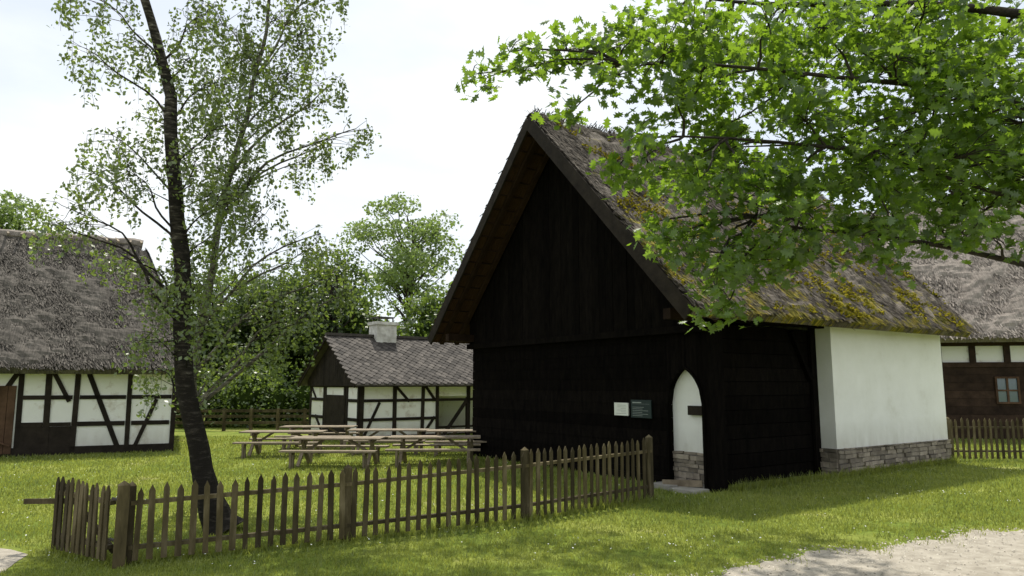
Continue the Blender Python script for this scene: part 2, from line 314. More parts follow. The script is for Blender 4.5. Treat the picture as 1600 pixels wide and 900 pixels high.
th=rng.uniform(0,2*math.pi,n); ln_=rng.uniform(.1,.8,n)*h; la=rng.uniform(0,2*math.pi,n)
dx=np.cos(th)*w;dy=np.sin(th)*w;z0=np.zeros(n)
V=np.stack([np.stack([Xg-dx,Yg-dy,z0],1),np.stack([Xg+dx,Yg+dy,z0],1),np.stack([Xg+np.cos(la)*ln_,Yg+np.sin(la)*ln_,h],1)],1).reshape(-1,3)
npmesh('lawn_grass',V,np.arange(n*3).reshape(-1,3),M['grassblade'])
n=1300; Yf=rng.uniform(8,20,n); Xf=rng.uniform(-1,1,n)*Yf*.75; k=(Yf>edgeY(Xf)+.3)&~inlp(Xf,Yf)&((np.sin(Xf*1.1)*np.sin(Yf*.9+1)>-.2)); Xf=Xf[k];Yf=Yf[k]
leaves('clover_flowers',np.stack([Xf,Yf,np.full(len(Xf),.06)],1),rng.uniform(.015,.032,len(Xf)),RH[0],RH[1],M['flower'],up=3)

# ================================================================= DARK THATCHED HOUSE
C=(3.75,13.67); d1=(.826,.564); d2=(-.564,.826)
P=frame(C,d1,d2)
house=empty('thatched_timber_house')
W=8.65
mb=MB()
nr=12; hz=3.12/nr
for i in range(nr):
    o=random.uniform(-.008,.008)
    mb.fbox(P,0+o,.3,1.06,W,.03+i*hz,.03+(i+1)*hz-.006)
mb.fbox(P,.03,.28,1.1,W-.02,.0,3.14)
mb.fbox(P,-.02,.30,.0,.14,0,3.15)
mb.fbox(P,.301,.42,.004,.13,0,3.16); mb.fbox(P,.36,.42,.131,.45,0,3.16)
ns=18; b0,b1=.14,1.06; mid=.60
def archz(b):
    t=abs(b-mid)/((b1-b0)/2); return 1.62+.70*math.sqrt(max(0,1-t**1.7))*(1-.10*t)
for i in range(ns):
    x0=b0+(b1-b0)*i/ns;x1=b0+(b1-b0)*(i+1)/ns; za,zb=archz(x0),archz(x1)
    mb.hexa([P(-.02,x0,za),P(.3,x0,za),P(.3,x1,zb),P(-.02,x1,zb),P(-.02,x0,3.15),P(.3,x0,3.15),P(.3,x1,3.15),P(-.02,x1,3.15)])
pts=[P(-.035,b0-.0,.05)]+[P(-.035,b0+(b1-b0)*i/16,archz(b0+(b1-b0)*i/16)) for i in range(17)]+[P(-.035,b1,.05)]
for p,q in zip(pts[:-1],pts[1:]): mb.beam(p,q,.05,.06,0,up=(-d1[0],-d1[1],0))
mb.fbox(P,-.16,.1,-.1,W+.1,3.0,3.14)
mb.fbox(P,-.05,.02,1.1,W,.0,.16)
ez,rz=3.2,8.16; eb0,eb1=-.5,9.25; rb=4.37
def under(b): return ez+(rz-ez)*((b-eb0)/(rb-eb0) if b<rb else (eb1-b)/(eb1-rb))
x=0.0
while x<W-.01:
    x2=min(x+.23,W); o=random.uniform(-.006,.006); z1=under(x)-.02; z2=under(x2-.01)-.02
    if x<rb<x2: z1=z2=min(z1,z2)
    mb.hexa([P(-.12+o,x,3.14),P(-.05,x,3.14),P(-.05,x2-.006,3.14),P(-.12+o,x2-.006,3.14),P(-.12+o,x,z1),P(-.05,x,z1),P(-.05,x2-.006,z2),P(-.12+o,x2-.006,z2)])
    x=x2
for aa in (-.045,9.0):
    mb.add([P(aa,0,3),P(aa,W,3),P(aa,W,under(W)),P(aa,rb,rz-.02),P(aa,0,under(0))],[(0,1,2,3,4)])
nr=11; hz=3.2/nr
for i in range(nr):
    o=random.uniform(-.012,.012)
    mb.fbox(P,.425,4.06,.45+o,.62,.02+i*hz,.02+(i+1)*hz-.012)
mb.fbox(P,.43,9.0,.55,W-.08,0.0,3.22)
mb.fbox(P,3.86,4.05,.36,.43,.02,3.3)
mb.beam(P(3.2,.40,3.15),P(3.84,.40,2.1),.10,.12)
mb.fbox(P,.31,9.1,.14,.3,3.24,3.42)
mb.build('tarred_log_walls',[M['blackwood']],house)
mb=MB()
mb.fbox(P,4.07,9.07,0,3.9,.58,3.46)
mb.fbox(P,.11,.16,.10,1.10,.68,2.45)
mb.build('white_plaster_wall',[M['plaster']],house)
mb=MB()
def stones(mb,P,a0,a1,bf,z1,axis='a',th=.12,m=0):
    z=0.0
    while z<z1-.03:
        hh=min(random.uniform(.07,.14),z1-z); a=a0
        while a<a1-.02:
            l=min(random.uniform(.14,.42),a1-a); o=random.uniform(-.025,.015)
            if axis=='a': c=[(a,bf+o),(a+l-.015,bf+o+random.uniform(-.01,.01)),(a+l-.015,bf+th),(a,bf+th)]
            else: c=[(bf+o,a),(bf+o,a+l-.015),(bf+th,a+l-.015),(bf+th,a)]
            j=[random.uniform(-.012,.012) for _ in range(4)]
            mb.hexa([P(x,y,max(z+j[k],-.02)) for k,(x,y) in enumerate(c)]+[P(x,y,z+hh-.014+j[k]) for k,(x,y) in enumerate(c)],m)
            a+=l
        z+=hh
stones(mb,P,4.04,9.1,-.06,.60)
stones(mb,P,-.02,.5,4.0,.60,'b')
stones(mb,P,.12,1.08,.08,.70,'b')
mb.fbox(P,4.06,9.08,-.02,.3,0,.588,1); mb.fbox(P,4.045,4.2,-.015,.5,0,.585,1); mb.fbox(P,.10,.2,.11,1.09,0,.68,1)
mb.build('rubble_stone_plinth',[M['stone'],M['mortar']],house)
mb=MB()
mb.fbox(P,-.55,-.06,.05,.62,0,.06);mb.fbox(P,-.5,-.07,.66,1.2,0,.08);mb.fbox(P,-.02,.05,.16,1.04,0,.12)
mb.build('stone_doorstep',[M['slab']],house)
mb=MB(); mb.fbox(P,.03,.09,.142,.60,1.40,1.58); mb.build('door_plank',[M['timber']],house)
mb=MB(); mb.beam(P(-.05,.22,.14),P(-.35,.95,.10),.03,.12); mb.build('threshold_board',[M['table']],house)
na,fe,fr=-1.05,9.45,10.6
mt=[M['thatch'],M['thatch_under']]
thatch('thatch_slope_front',P(na,eb0,ez),P(fe,eb0,ez),P(na,rb,rz),P(fr,rb,rz),.27,mt,house,50000,rough=.08)
thatch('thatch_slope_back',P(na,eb1,ez),P(fe,eb1,ez),P(na,rb,rz),P(fr,rb,rz),.27,mt,house,3000)
mb=MB(); pts=[];rad=[]
for i in range(60):
    a=na+.02+(fr-na-.04)*i/59; pts.append(P(a,rb+random.uniform(-.03,.03),rz+.24+random.uniform(-.03,.03))); rad.append(.17+random.uniform(-.03,.03))
mb.tube(pts,rad,10); mb.build('ridge_thatch',[M['thatch']],house)
n=4200; aa=rng.uniform(na,fr,n); sd=rng.choice([-1,1],n); tt=rng.uniform(-.05,.42,n); 
base=np.array([P(a,rb,rz+.34) for a in aa]); slope=np.array([d2[0],d2[1],0])
cen=base+slope[None]*(sd*tt*.72)[:,None]; cen[:,2]+=-tt*.72+rng.uniform(.0,.09,n)
D=slope[None]*(sd*.7)[:,None]+np.array([0,0,-.6])[None]+np.array([d1[0],d1[1],0])[None]*(rng.normal(size=n)*.35)[:,None]+rng.normal(size=(n,3))*.12
Wd=np.array([d1[0],d1[1],0.]); Lh=rng.uniform(.08,.2,n)[:,None]; ww=.011
V=np.stack([cen-D*Lh-Wd*ww,cen-D*Lh+Wd*ww,cen+D*Lh+Wd*ww,cen+D*Lh-Wd*ww],1).reshape(-1,3)
npmesh('ridge_straw',V,np.arange(n*4).reshape(-1,4),M['thatch'],house)
e0=np.array(P(na,eb0,ez));e1=np.array(P(fe,eb0,ez));r0=np.array(P(na,rb,rz));r1=np.array(P(fr,rb,rz))
nm=np.cross(e1-e0,r0-e0);nm/=np.linalg.norm(nm); nm=nm if nm[2]>0 else -nm
mp_=[];
for i in range(15000):
    u=random.random();v=random.random()**1.1
    p=(e0*(1-u)+e1*u)*(1-v)+(r0*(1-u)+r1*u)*v
    q_=noise.noise(Vector(p)*.9+Vector((3,1,7)))+.6*noise.noise(Vector(p)*3.1)+.35*noise.noise(Vector(p)*8)
    if q_>.24+.18*v: mp_.append(p+nm*(.27+.03+.04*random.random()))
mp_=np.array(mp_); leaves('roof_moss',mp_,rng.uniform(.03,.09,len(mp_)),[(-.5,-.4,0),(.5,-.4,0),(.1,.5,0),(0,0,.45)],[(0,1,3),(1,2,3),(2,0,3)],M['moss'],up=1.2,parent=house)
mb=MB()
nf=(-d1[0],-d1[1],0)
mb.beam(P(na-.03,eb0-.02,ez+.04),P(na-.03,rb+.02,rz+.16),.30,.05,0,up=nf)
mb.beam(P(na-.032,eb1+.05,ez+.02),P(na-.032,rb-.02,rz+.165),.26,.05,0,up=nf)
mb.build('bargeboards',[M['timber']],house)
mb=MB()
for a in (-.75,-.25):
    mb.beam(P(a,eb0+.05,ez-.03),P(a,rb,rz-.08),.10,.12,0,up=nf)
    mb.beam(P(a,eb1-.05,ez-.03),P(a,rb,rz-.08),.10,.12,0,up=nf)
b=eb0+.25
while b<rb:
    for bb in (b,eb1-(b-eb0)):
        mb.beam(P(na+.04,bb,under(bb)-.01),P(-.06,bb,under(bb)-.01),.05,.03)
    b+=.3
for bb in (.15,W-.15): mb.fbox(P,-.95,0,bb-.09,bb+.09,3.2,3.4)
mb.build('rafters',[M['rafter']],house)
s=MB(); s.fbox(P,-.06,-.03,2.18,2.61,1.33,1.6,0)
for i in range(6): s.fbox(P,-.064,-.0605,2.24,2.24+random.uniform(.15,.31),1.37+i*.035,1.376+i*.035,1)
s.build('white_notice_board',[M['signwhite'],M['signtext']])
s=MB(); s.fbox(P,-.06,-.03,1.5,2.09,1.3,1.67,0)
s.fbox(P,-.0640,-.0605,1.78,2.04,1.605,1.625,1); s.fbox(P,-.0640,-.0605,1.55,2.04,1.585,1.588,1)
for i in range(6): s.fbox(P,-.064,-.0605,2.04-random.uniform(.25,.46),2.04,1.34+i*.035,1.347+i*.035,1)
s.build('dark_notice_board',[M['signdark'],M['signtext']])

# ================================================================= PICKET FENCES
def picket(mb,p,d,h,w=.066,t=.022,lean=0):
    n=(-d[1],d[0]); x,y=p
    def q(a,b,z): return (x+d[0]*(a+lean*z)+n[0]*b,y+d[1]*(a+lean*z)+n[1]*b,z)
    z0=.05
    V=[];
    prof=[(-w/2,z0),(w/2,z0),(w/2,h-.07),(0,h),(-w/2,h-.07)]
    for b in (-t/2,t/2): V+=[q(a,b,z) for a,z in prof]
    mb.add(V,[(0,1,2,3,4),(9,8,7,6,5),(0,5,6,1),(1,6,7,2),(2,7,8,3),(3,8,9,4),(4,9,5,0)])
def fence(pts,hs,posts=True,step=.145,hw=.046):
    mb=MB()
    for k in range(len(pts)-1):
        p=np.array(pts[k]);q=np.array(pts[k+1]);L=np.linalg.norm(q-p);d=(q-p)/L;n_=np.array([-d[1],d[0]])
        if n_[1]>0: n_=-n_
        m=int(L/step)
        for i in range(m):
            f=(i+.5)/m; c=p+(q-p)*f+n_*.035; h=hs[k]*(1-f)+hs[k+1]*f+random.uniform(-.025,.025)
            picket(mb,c,d,h,w=random.uniform(.054,.072),lean=random.uniform(-.025,.025))
        for zf in (.22,.78):
            a=(p[0],p[1],hs[k]*zf);b=(q[0],q[1],hs[k+1]*zf); mb.beam(a,b,.07,.045)
        if posts:
            for j,(pp,hh) in enumerate(((p,hs[k]),(q,hs[k+1]))):
                if (k>0 and j==0): continue
                c=pp-n_*.02; dd=(d[0],d[1]); Pf=frame((c[0],c[1]),dd,(-dd[1],dd[0])); t=hw
                mb.fbox(Pf,-t,t,-t,t,0,hh)
                mb.add([Pf(-t,-t,hh),Pf(t,-t,hh),Pf(t,t,hh),Pf(-t,t,hh),Pf(0,0,hh+.05)],[(0,1,4),(1,2,4),(2,3,4),(3,0,4)])
    return mb
f=fence([(-4.29,8.30),(-2.12,9.5),(.2,10.9),(2.42,12.8)],[.86,.92,1.02,1.07])
Pf=frame((-4.34,8.22),(.88,.48),(-.48,.88)); f.fbox(Pf,-.062,.062,-.062,.062,0,.88)
f.add([Pf(-.062,-.062,.88),Pf(.062,-.062,.88),Pf(.062,.062,.88),Pf(-.062,.062,.88),Pf(0,0,.93)],[(0,1,4),(1,2,4),(2,3,4),(3,0,4)])
f.build('picket_fence',[M['fence']])
f=fence([(-4.50,8.32),(-5.52,8.95)],[.86,.90],posts=False,step=.105)
f.beam((-4.48,8.36,.14),(-5.5,8.99,.78),.03,.07)
f.beam((-5.3,8.9,.60),(-5.95,9.0,.58),.04,.06)
f.build('picket_gate',[M['fence']])
f=MB()
for z in (.28,.72): f.tube([(-4.50,8.30,z),(-4.36,8.2,z+.0)],[.018,.018],6)
f.build('gate_hinges',[M['metal']],bpy.data.objects['picket_gate'])
f=fence([(11.55,19.3),(14.2,19.25),(17,19.1),(21,18.9)],[1.1,1.1,1.1,1.1],hw=.06)
f.build('picket_fence',[M['fence']])
mb=MB()
for i in range(12):
    x=-17+i*1.15; mb.fbox(frame((x,31.2+.02*i),(1,0),(0,1)),-.06,.06,-.06,.06,0,.95)
for z in (.35,.62,.85): mb.beam((-17,31.15,z),(-4.3,31.4,z),.04,.12)
mb.build('rail_fence',[M['fence']])

# ================================================================= TIMBER FRAME helpers
def walltimber(mb,P,face,a0,z0,a1,z1,w=.14,proud=.03,axis='a'):
    if axis=='a': p=P(a0,face,z0);q=P(a1,face,z1); nn=Vector(P(0,1,0))-Vector(P(0,0,0))
    else: p=P(face,a0,z0);q=P(face,a1,z1); nn=Vector(P(1,0,0))-Vector(P(0,0,0))
    mb.beam(p,q,w,proud*2,0,up=nn)

# ---- left barn
P=frame((-10.2,22.0),(-.906,-.42),(-.42,.906))
barn=empty('thatched_half_timbered_barn')
mb=MB(); mb.fbox(P,.02,15,.0,7.5,.05,2.5); mb.build('plaster_walls',[M['plaster_old']],barn)
mb=MB()
j=0
def T(a0,z0,a1,z1,w=.14):
    global j; j+=1
    w*=random.uniform(.88,1.12)
    walltimber(mb,P,0,a0+random.uniform(-.02,.02),z0,a1+random.uniform(-.02,.02),z1,w,.028+.003*(j%5))
for a in (.08,1.28,2.63,3.33,4.0,5.3,6.6,8,9.5,11,12.5,14): T(a,.1,a,2.45,.14)
T(0,.12,15,.12,.22);T(0,2.38,15,2.38,.16)
for a0,a1 in ((.15,1.2),(1.36,2.55),(2.71,3.25),(3.41,3.93),(5.4,6.5),(6.7,7.9)):
    T(a0,1.62,a1,1.62,.12);T(a0,.86,a1,.86,.12)
T(2.35,2.3,1.5,.2,.13);T(.55,1.55,1.05,.2,.11);T(3.2,2.3,2.8,1.5,.1);T(4.1,2.3,5.2,.3,.12)
mb.build('timber_frame',[M['timber']],barn)
mb=MB(); mb.fbox(P,2.71,3.93,-.025,.05,.2,.8); mb.fbox(P,.0,15,-.035,.1,-.02,.02+.02)
mb.build('dark_base_boards',[M['timber']],barn)
mb=MB()
for i in range(6): mb.fbox(P,4.1+i*.19,4.1+i*.19+.18,-.06-.004*(i%2),.0,.08,1.95)
mb.beam(P(4.12,-.085,.3),P(5.2,-.085,.75),.14,.04,up=(0,0,1));
mb.build('plank_door',[M['doorwood']],barn)
mg=[M['thatch_grey'],M['thatch_under']]
thatch('thatch_slope_front',P(-.25,-.55,2.28),P(15.5,-.55,2.28),P(1.5,3.75,6.6),P(15.5,3.75,6.6),.28,mg,barn,40000,wid=.026,ln=(.15,.36),rough=.08)
thatch('thatch_slope_end',P(-.3,-.5,2.3),P(-.3,8,2.3),P(1.5,3.7,6.6),P(1.5,3.8,6.6),.28,mg,barn,4000,wid=.03)
thatch('thatch_slope_back',P(-.25,8.05,2.28),P(15.5,8.05,2.28),P(1.5,3.75,6.6),P(15.5,3.75,6.6),.28,mg,barn,1000,wid=.03)
mb=MB();pts=[P(1.4+14.0*i/50,3.75+random.uniform(-.03,.03),6.85+random.uniform(-.03,.03)) for i in range(51)]
mb.tube(pts,[.2+random.uniform(-.04,.04) for _ in pts],8); mb.build('ridge_thatch',[M['thatch_pale']],barn)
mb=MB()
for i in range(40): mb.beam(P(1.4+i*.35,3.2,6.82),P(1.5+i*.35+random.uniform(-.1,.1),4.0,7.08),.06,.05)
mb.build('ridge_poles',[M['table']],barn)

# ---- small half timbered house
P=frame((-5.28,25.06),(.8,.6),(-.6,.8))
sh=empty('half_timbered_cottage')
LW=6.8; WW=4.5
mb=MB(); mb.fbox(P,.0,3.15,.0,WW,.05,2.05); mb.fbox(P,3.15,LW,1.6,WW,.05,2.05); mb.fbox(P,3.16,LW-.02,.02,.12,1.55,2.04); mb.build('plaster_walls',[M['plaster_old']],sh)
mb=MB(); j=0
for a in (.07,1.35,2.5,3.1,4.5,5.6,LW-.07): T(a,.0,a,2.05,.14)
T(0,.12,3.15,.12,.16);T(0,1.98,LW,1.98,.16);T(0,1.42,LW,1.42,.11);T(.1,.76,3.1,.76,.11)
T(.75,1.36,.2,.2,.1);T(1.95,1.38,1.42,1.9,.1);T(2.55,.2,3.0,.8,.1);T(2.6,1.95,3.0,1.45,.1)
T(3.4,.1,4.45,1.42,.14)
def TG(b0,z0,b1,z1,w=.13):
    global j; j+=1
    walltimber(mb,P,0,b0,z0,b1,z1,w,.03+.003*(j%5),axis='b')
for b in (.06,1.0,1.2,2.95,3.1,WW-.06): TG(b,.0,b,2.05,.13)
TG(0,.12,WW,.12,.16);TG(0,1.96,WW,1.96,.16)
TG(0,1.42,1.0,1.42,.11);TG(3.1,1.42,WW,1.42,.11);TG(0,.76,1.0,.76,.11);TG(3.1,.76,WW,.76,.11)
TG(3.2,.2,3.9,.8,.1);TG(3.9,1.45,4.4,1.9,.1)
mb.fbox(P,-.02,.05,1.25,2.9,.1,1.6)
mb.fbox(P,4.45,4.55,.0,.12,0,1.5); mb.fbox(P,6.6,6.7,.13,.25,0,1.5)
mb.fbox(P,3.2,LW,.3,.4,.35,.42)
mb.build('timber_frame',[M['timber']],sh)
mb=MB(); x=-.1
def ug(b): return 1.98+ (3.62-1.98)*(1-abs(b-WW/2)/(WW/2+.35))
while x<WW+.1:
    x2=min(x+.18,WW+.1); o=random.uniform(-.006,.006)
    mb.hexa([P(-.12+o,x,1.93),P(-.06,x,1.93),P(-.06,x2-.01,1.93),P(-.12+o,x2-.01,1.93),P(-.12+o,x,ug(x)),P(-.06,x,ug(x)),P(-.06,x2-.01,ug(x2)),P(-.12+o,x2-.01,ug(x2))]); x=x2
mb.beam(P(-.38,-.40,1.93),P(-.38,WW/2,3.72),.14,.04,0,up=(-.8,-.6,0)); mb.beam(P(-.382,WW+.40,1.93),P(-.382,WW/2,3.72),.14,.04,0,up=(-.8,-.6,0))
mb.build('gable_boards',[M['timber']],sh)
mb=MB()
def roofpt(a,s,side,off=0):
    b=(-.4+(WW/2+.4)*s) if side==0 else (WW+.4-(WW/2+.4)*s)
    return Vector(P(a,b,1.93+(3.75-1.93)*s+off))
for side in (0,1):
    c=[roofpt(-.36,0,side),roofpt(LW+.3,0,side),roofpt(LW+.3,1,side),roofpt(-.36,1,side)]
    mb.hexa(c+[p+Vector((0,0,.06)) for p in c])
    nrow=22; w=.30
    for r in range(nrow):
        s0=r/nrow; 
        off0=w/2*(r%2); a=-.36+off0
        while a<LW+.3:
            tip=roofpt(a,max(s0-.035,-.02),side,.105+random.uniform(-.008,.008)); l=roofpt(a-w/2,s0+.035,side,.085); rr=roofpt(a+w/2,s0+.035,side,.085); top=roofpt(a,min(s0+.11,1.0),side,.062)
            d=Vector((0,0,-.022))
            mb.add([tip,rr,top,l,tip+d,rr+d,l+d],[(0,1,2,3),(0,4,5,1),(0,3,6,4)]); a+=w
mb.beam(roofpt(-.38,1,0,.1),roofpt(LW+.3,1,0,.1),.22,.10)
mb.build('shingle_roof',[M['slate']],sh)
mb=MB(); q=1.95
mb.fbox(P,q-.42,q+.42,WW/2-.35,WW/2+.35,3.2,4.28); mb.fbox(P,q-.47,q+.47,WW/2-.4,WW/2+.4,4.28,4.40,0)
mb.build('chimney',[M['chim']],sh)
mb=MB(); mb.fbox(P,q-.36,q+.36,WW/2-.3,WW/2+.3,4.56,4.60)
for x,y in ((-.3,-.25),(.3,-.25),(.3,.25),(-.3,.25)): mb.fbox(P,q+x-.02,q+x+.02,WW/2+y-.02,WW/2+y+.02,4.4,4.56)
mb.build('chimney_cap',[M['metal']],sh)

# ---- right barn
P=frame((12.5,27.6),(.98,-.2),(.2,.98))
rbn=empty('thatched_log_farmhouse')
mb=MB()
mb.fbox(P,.0,22,.03,8,.0,2.7)
for i in range(9): mb.fbox(P,0,22,random.uniform(-.01,.01),.2,.02+i*.29,.3+i*.29)
for i in range(20): mb.fbox(P,i*1.15,i*1.15+.2,-.05,.1,2.75,3.5)
mb.fbox(P,0,22,-.045,.1,2.62,2.8); mb.fbox(P,0,22,-.047,.1,3.4,3.6)
mb.build('log_walls',[M['brownwood']],rbn)
mb=MB(); mb.fbox(P,.05,21.9,.05,8,2.7,3.5); mb.build('plaster_band',[M['plaster_old']],rbn)
mb=MB(); 
for wa in (5.75,9.8,13.5):
    mb.fbox(P,wa-.33,wa+.33,-.035,.05,1.35,2.2,0)
    mb.fbox(P,wa-.035,wa+.035,-.075,-.036,1.35,2.2,1); mb.fbox(P,wa-.33,wa-.036,-.072,-.036,1.74,1.8,1); mb.fbox(P,wa+.036,wa+.33,-.072,-.036,1.74,1.8,1)
    for (x0,x1,z0,z1) in ((-.40,-.33,1.28,2.27),(.33,.40,1.28,2.27),(-.33,.33,1.28,1.35),(-.33,.33,2.2,2.27)): mb.fbox(P,wa+x0,wa+x1,-.08,.04,z0,z1,1)
mb.build('windows',[M['glass'],M['doorwood']],rbn)
mp=[M['thatch_pale'],M['thatch_under']]
thatch('thatch_slope_front',P(-.6,-.7,3.5),P(23,-.7,3.5),P(-.6,4.2,9.3),P(23,4.2,9.3),.32,mp,rbn,36000,wid=.035,ln=(.2,.45),rough=.08)
thatch('thatch_slope_back',P(-.6,9.1,3.5),P(23,9.1,3.5),P(-.6,4.2,9.3),P(23,4.2,9.3),.32,mp,rbn,1500,wid=.035)
mb=MB(); mb.add([P(-.02,0,3.4),P(-.02,8,3.4),P(-.02,4.2,9.1)],[(0,1,2)]); mb.build('gable',[M['brownwood']],rbn)

# ================================================================= PICNIC TABLES
def picnic(name,x,y,ang,L=2.3):
    c,s_=math.cos(ang),math.sin(ang); P=frame((x,y),(c,s_),(-s_,c))
    e=MB()
    for k in range(3): e.fbox(P,-L/2,L/2,-.36+k*.245,-.36+k*.245+.235,.65,.685)
    for a in (-L/2+.3,L/2-.3):
        e.beam(P(a,-.34,0),P(a,.30,.64),.06,.08,up=(c,s_,0)); e.beam(P(a+.075,.34,0),P(a+.075,-.30,.64),.06,.08,up=(c,s_,0))
        e.beam(P(a+.04,-.36,.61),P(a+.04,.36,.61),.05,.07)
    e.beam(P(-L/2+.35,0,.33),P(L/2-.35,0,.33),.05,.06)
    for a in (-1,1): e.beam(P(a*(L/2-.35),0,.33),P(a*(L/2-.85),0,.64),.05,.06)
    for sgn in (-1,1):
        b=sgn*.72
        e.fbox(P,-L/2,L/2,b-.14,b+.14,.39,.43)
        for a in (-L/2+.25,L/2-.3):
            e.fbox(P,a,a+.05,b-.12,b-.07,0,.389); e.fbox(P,a,a+.05,b+.07,b+.12,0,.389); e.fbox(P,a-.005,a+.055,b-.13,b+.13,.33,.388)
    e.build('picnic_table',[M['table']])
for x,y,a in ((-6.45,20.6,.05),(-4.35,18.1,-.03),(-1.95,18.5,.04),(-3.6,21.3,.0),(-1.3,21.0,.06),(-6.1,23.0,.02)):
    picnic('picnic_table',x,y,a)

# ================================================================= TREES
def curve(p,q,n,bend,sag=0):
    p=Vector(p);q=Vector(q);L=(q-p).length; out=[]
    k1=random.uniform(0,6);k2=random.uniform(0,6)
    for i in range(n+1):
        t=i/n; r=p.lerp(q,t); w=math.sin(t*math.pi)
        r+=Vector((math.sin(k1+t*5),math.cos(k2+t*4),.4*math.sin(k2+t*7)))*bend*L*w*.5+Vector((0,0,sag*L*w)); out.append(r)
    return out
def interp(pts,z):
    for a,b in zip(pts[:-1],pts[1:]):
        if a[2]<=z<=b[2]:
            f=(z-a[2])/(b[2]-a[2]); return Vector(a).lerp(Vector(b),f)
    return Vector(pts[-1]) if z>pts[-1][2] else Vector(pts[0])
def birch(trunk,rads,clusters,bark,leafsz,dens,seed):
    random.seed(seed)
    T0=empty('birch_tree'); mb=MB()
    tp=[];tr=[]
    for i in range(len(trunk)-1):
        for k in range(5):
            f=k/5; v=Vector(trunk[i]).lerp(Vector(trunk[i+1]),f); rr=rads[i]*(1-f)+rads[i+1]*f
            tp.append(v+Vector((noise.noise(v*1.3)*.06,noise.noise(v*1.3+Vector((5,5,5)))*.06,0))); tr.append(rr*(1+.08*noise.noise(v*6)))
    tp.append(Vector(trunk[-1]));tr.append(rads[-1])
    mb.tube(tp,tr,14)
    LC=[]; tw=MB()
    for (x,y,z,r) in clusters:
        c=Vector((x,y,z)); b=Vector(interp(trunk,z)); hd=math.hypot(b.x-x,b.y-y)
        st=Vector(interp(trunk,max(z-.75*hd-.1,1.6)))
        pts=curve(st,c+Vector((0,0,r*.3)),8,.14,.08)
        br=.009+.013*min(hd,2.5)
        mb.tube(pts,[br*(1-.75*i/8) for i in range(9)],6)
        nst=int(dens*r*r*60)+6
        for k in range(nst):
            while True:
                o=Vector((random.uniform(-1,1),random.uniform(-1,1),random.uniform(-1,1)))
                if o.length<1: break
            anchor=pts[random.choice([4,5,6,7,8,8])]
            p0=c+Vector((o.x*r*1.2,o.y*r*1.3,o.z*r*.9+r*.15))
            if k%2==0: tw.tube(curve(anchor,p0,3,.2,.05),[.006,.005,.004,.003],3)
            Ld=random.uniform(.15,.6)*(.6+r); drift=Vector((random.uniform(-.25,.25),random.uniform(-.25,.25),-1))*Ld
            ends=p0+drift
            tw.tube([p0,p0.lerp(ends,.5)+Vector((random.uniform(-.03,.03),0,0)),ends],[.003,.0025,.002],3)
            nl=int(Ld/.026)+3
            for q_ in range(nl):
                t=random.random(); pp=p0.lerp(ends,t)+Vector((random.gauss(0,.05),random.gauss(0,.05),random.gauss(0,.03))); LC.append(pp)
    for k in range(26):
        z=random.uniform(1.6,trunk[-1][2]-1); s0=Vector(interp(trunk,z)); a=random.uniform(0,6.28); l=random.uniform(.3,.9)
        mb.tube(curve(s0,s0+Vector((math.cos(a)*l,math.sin(a)*l,random.uniform(-.1,.6)*l)),4,.3),[.012,.009,.006,.004,.002],4)
        for q_ in range(16):
            f=random.uniform(.4,1.1); LC.append(s0+Vector((math.cos(a)*l*f+random.gauss(0,.08),math.sin(a)*l*f+random.gauss(0,.08),random.gauss(0.05,.12))))
    mb.build('trunk_and_limbs',[bark],T0,True); tw.build('twigs',[M['oakbark']],T0)
    LC=np.array(LC); leaves('leaves',LC,rng.uniform(.7,1.35,len(LC))*leafsz,RH[0],RH[1],M['birchleaf'],up=.6,parent=T0)
Y0=10.2
trunk=[(-3.98,10.16,-.02),(-4.06,10.17,.12),(-4.22,10.2,.5),(-4.35,Y0,.85),(-4.61,Y0,2.0),(-4.72,Y0,2.9),(-4.80,Y0,3.84),(-5.0,Y0,5.28),(-5.1,Y0,6.26),(-5.6,Y0,7.8),(-5.9,10.3,9.3),(-6.0,10.4,10.8)]
rads=[.32,.22,.165,.145,.125,.12,.11,.095,.085,.06,.035,.015]
cl=[(-6.11,7.5,.45),(-5.64,7.0,.42),(-4.7,7.5,.5),(-6.0,6.6,.35),(-5.5,6.1,.36),(-4.6,6.5,.5),(-4.5,5.9,.45),(-5.7,5.4,.4),(-6.0,4.9,.32),
(-5.3,4.8,.4),(-6.15,4.3,.38),(-6.5,4.2,.28),(-5.9,3.9,.28),(-5.45,3.6,.36),(-4.5,5.1,.45),(-4.45,4.1,.42),(-5.0,2.6,.34),(-5.2,2.15,.28),(-5.15,3.2,.3),(-4.9,3.6,.3),(-4.3,3.3,.36),(-4.2,2.7,.3),
(-5.1,5.4,.35),(-5.0,6.9,.4),(-4.2,4.6,.4),(-4.9,8.9,.6),(-6.3,8.9,.6),(-5.4,9.8,.6),(-5.6,10.6,.45)]
cl=[(x,Y0+random.uniform(-.7,.7),z,r) for x,z,r in cl]
birch(trunk,rads,cl,M['birchbark'],.068,1.6,11)
k=12.0/10.2
trunk2=[(-4.95,12.0,-.02),(-5.0,12,.3),(-5.3,12,2),(-5.15,12,3.6),(-4.95,12,5.2),(-4.65,12,6.6),(-4.4,12,8.2),(-4.3,12,9.8),(-4.2,12,11.2)]
rads2=[.13,.085,.07,.062,.052,.042,.03,.02,.01]
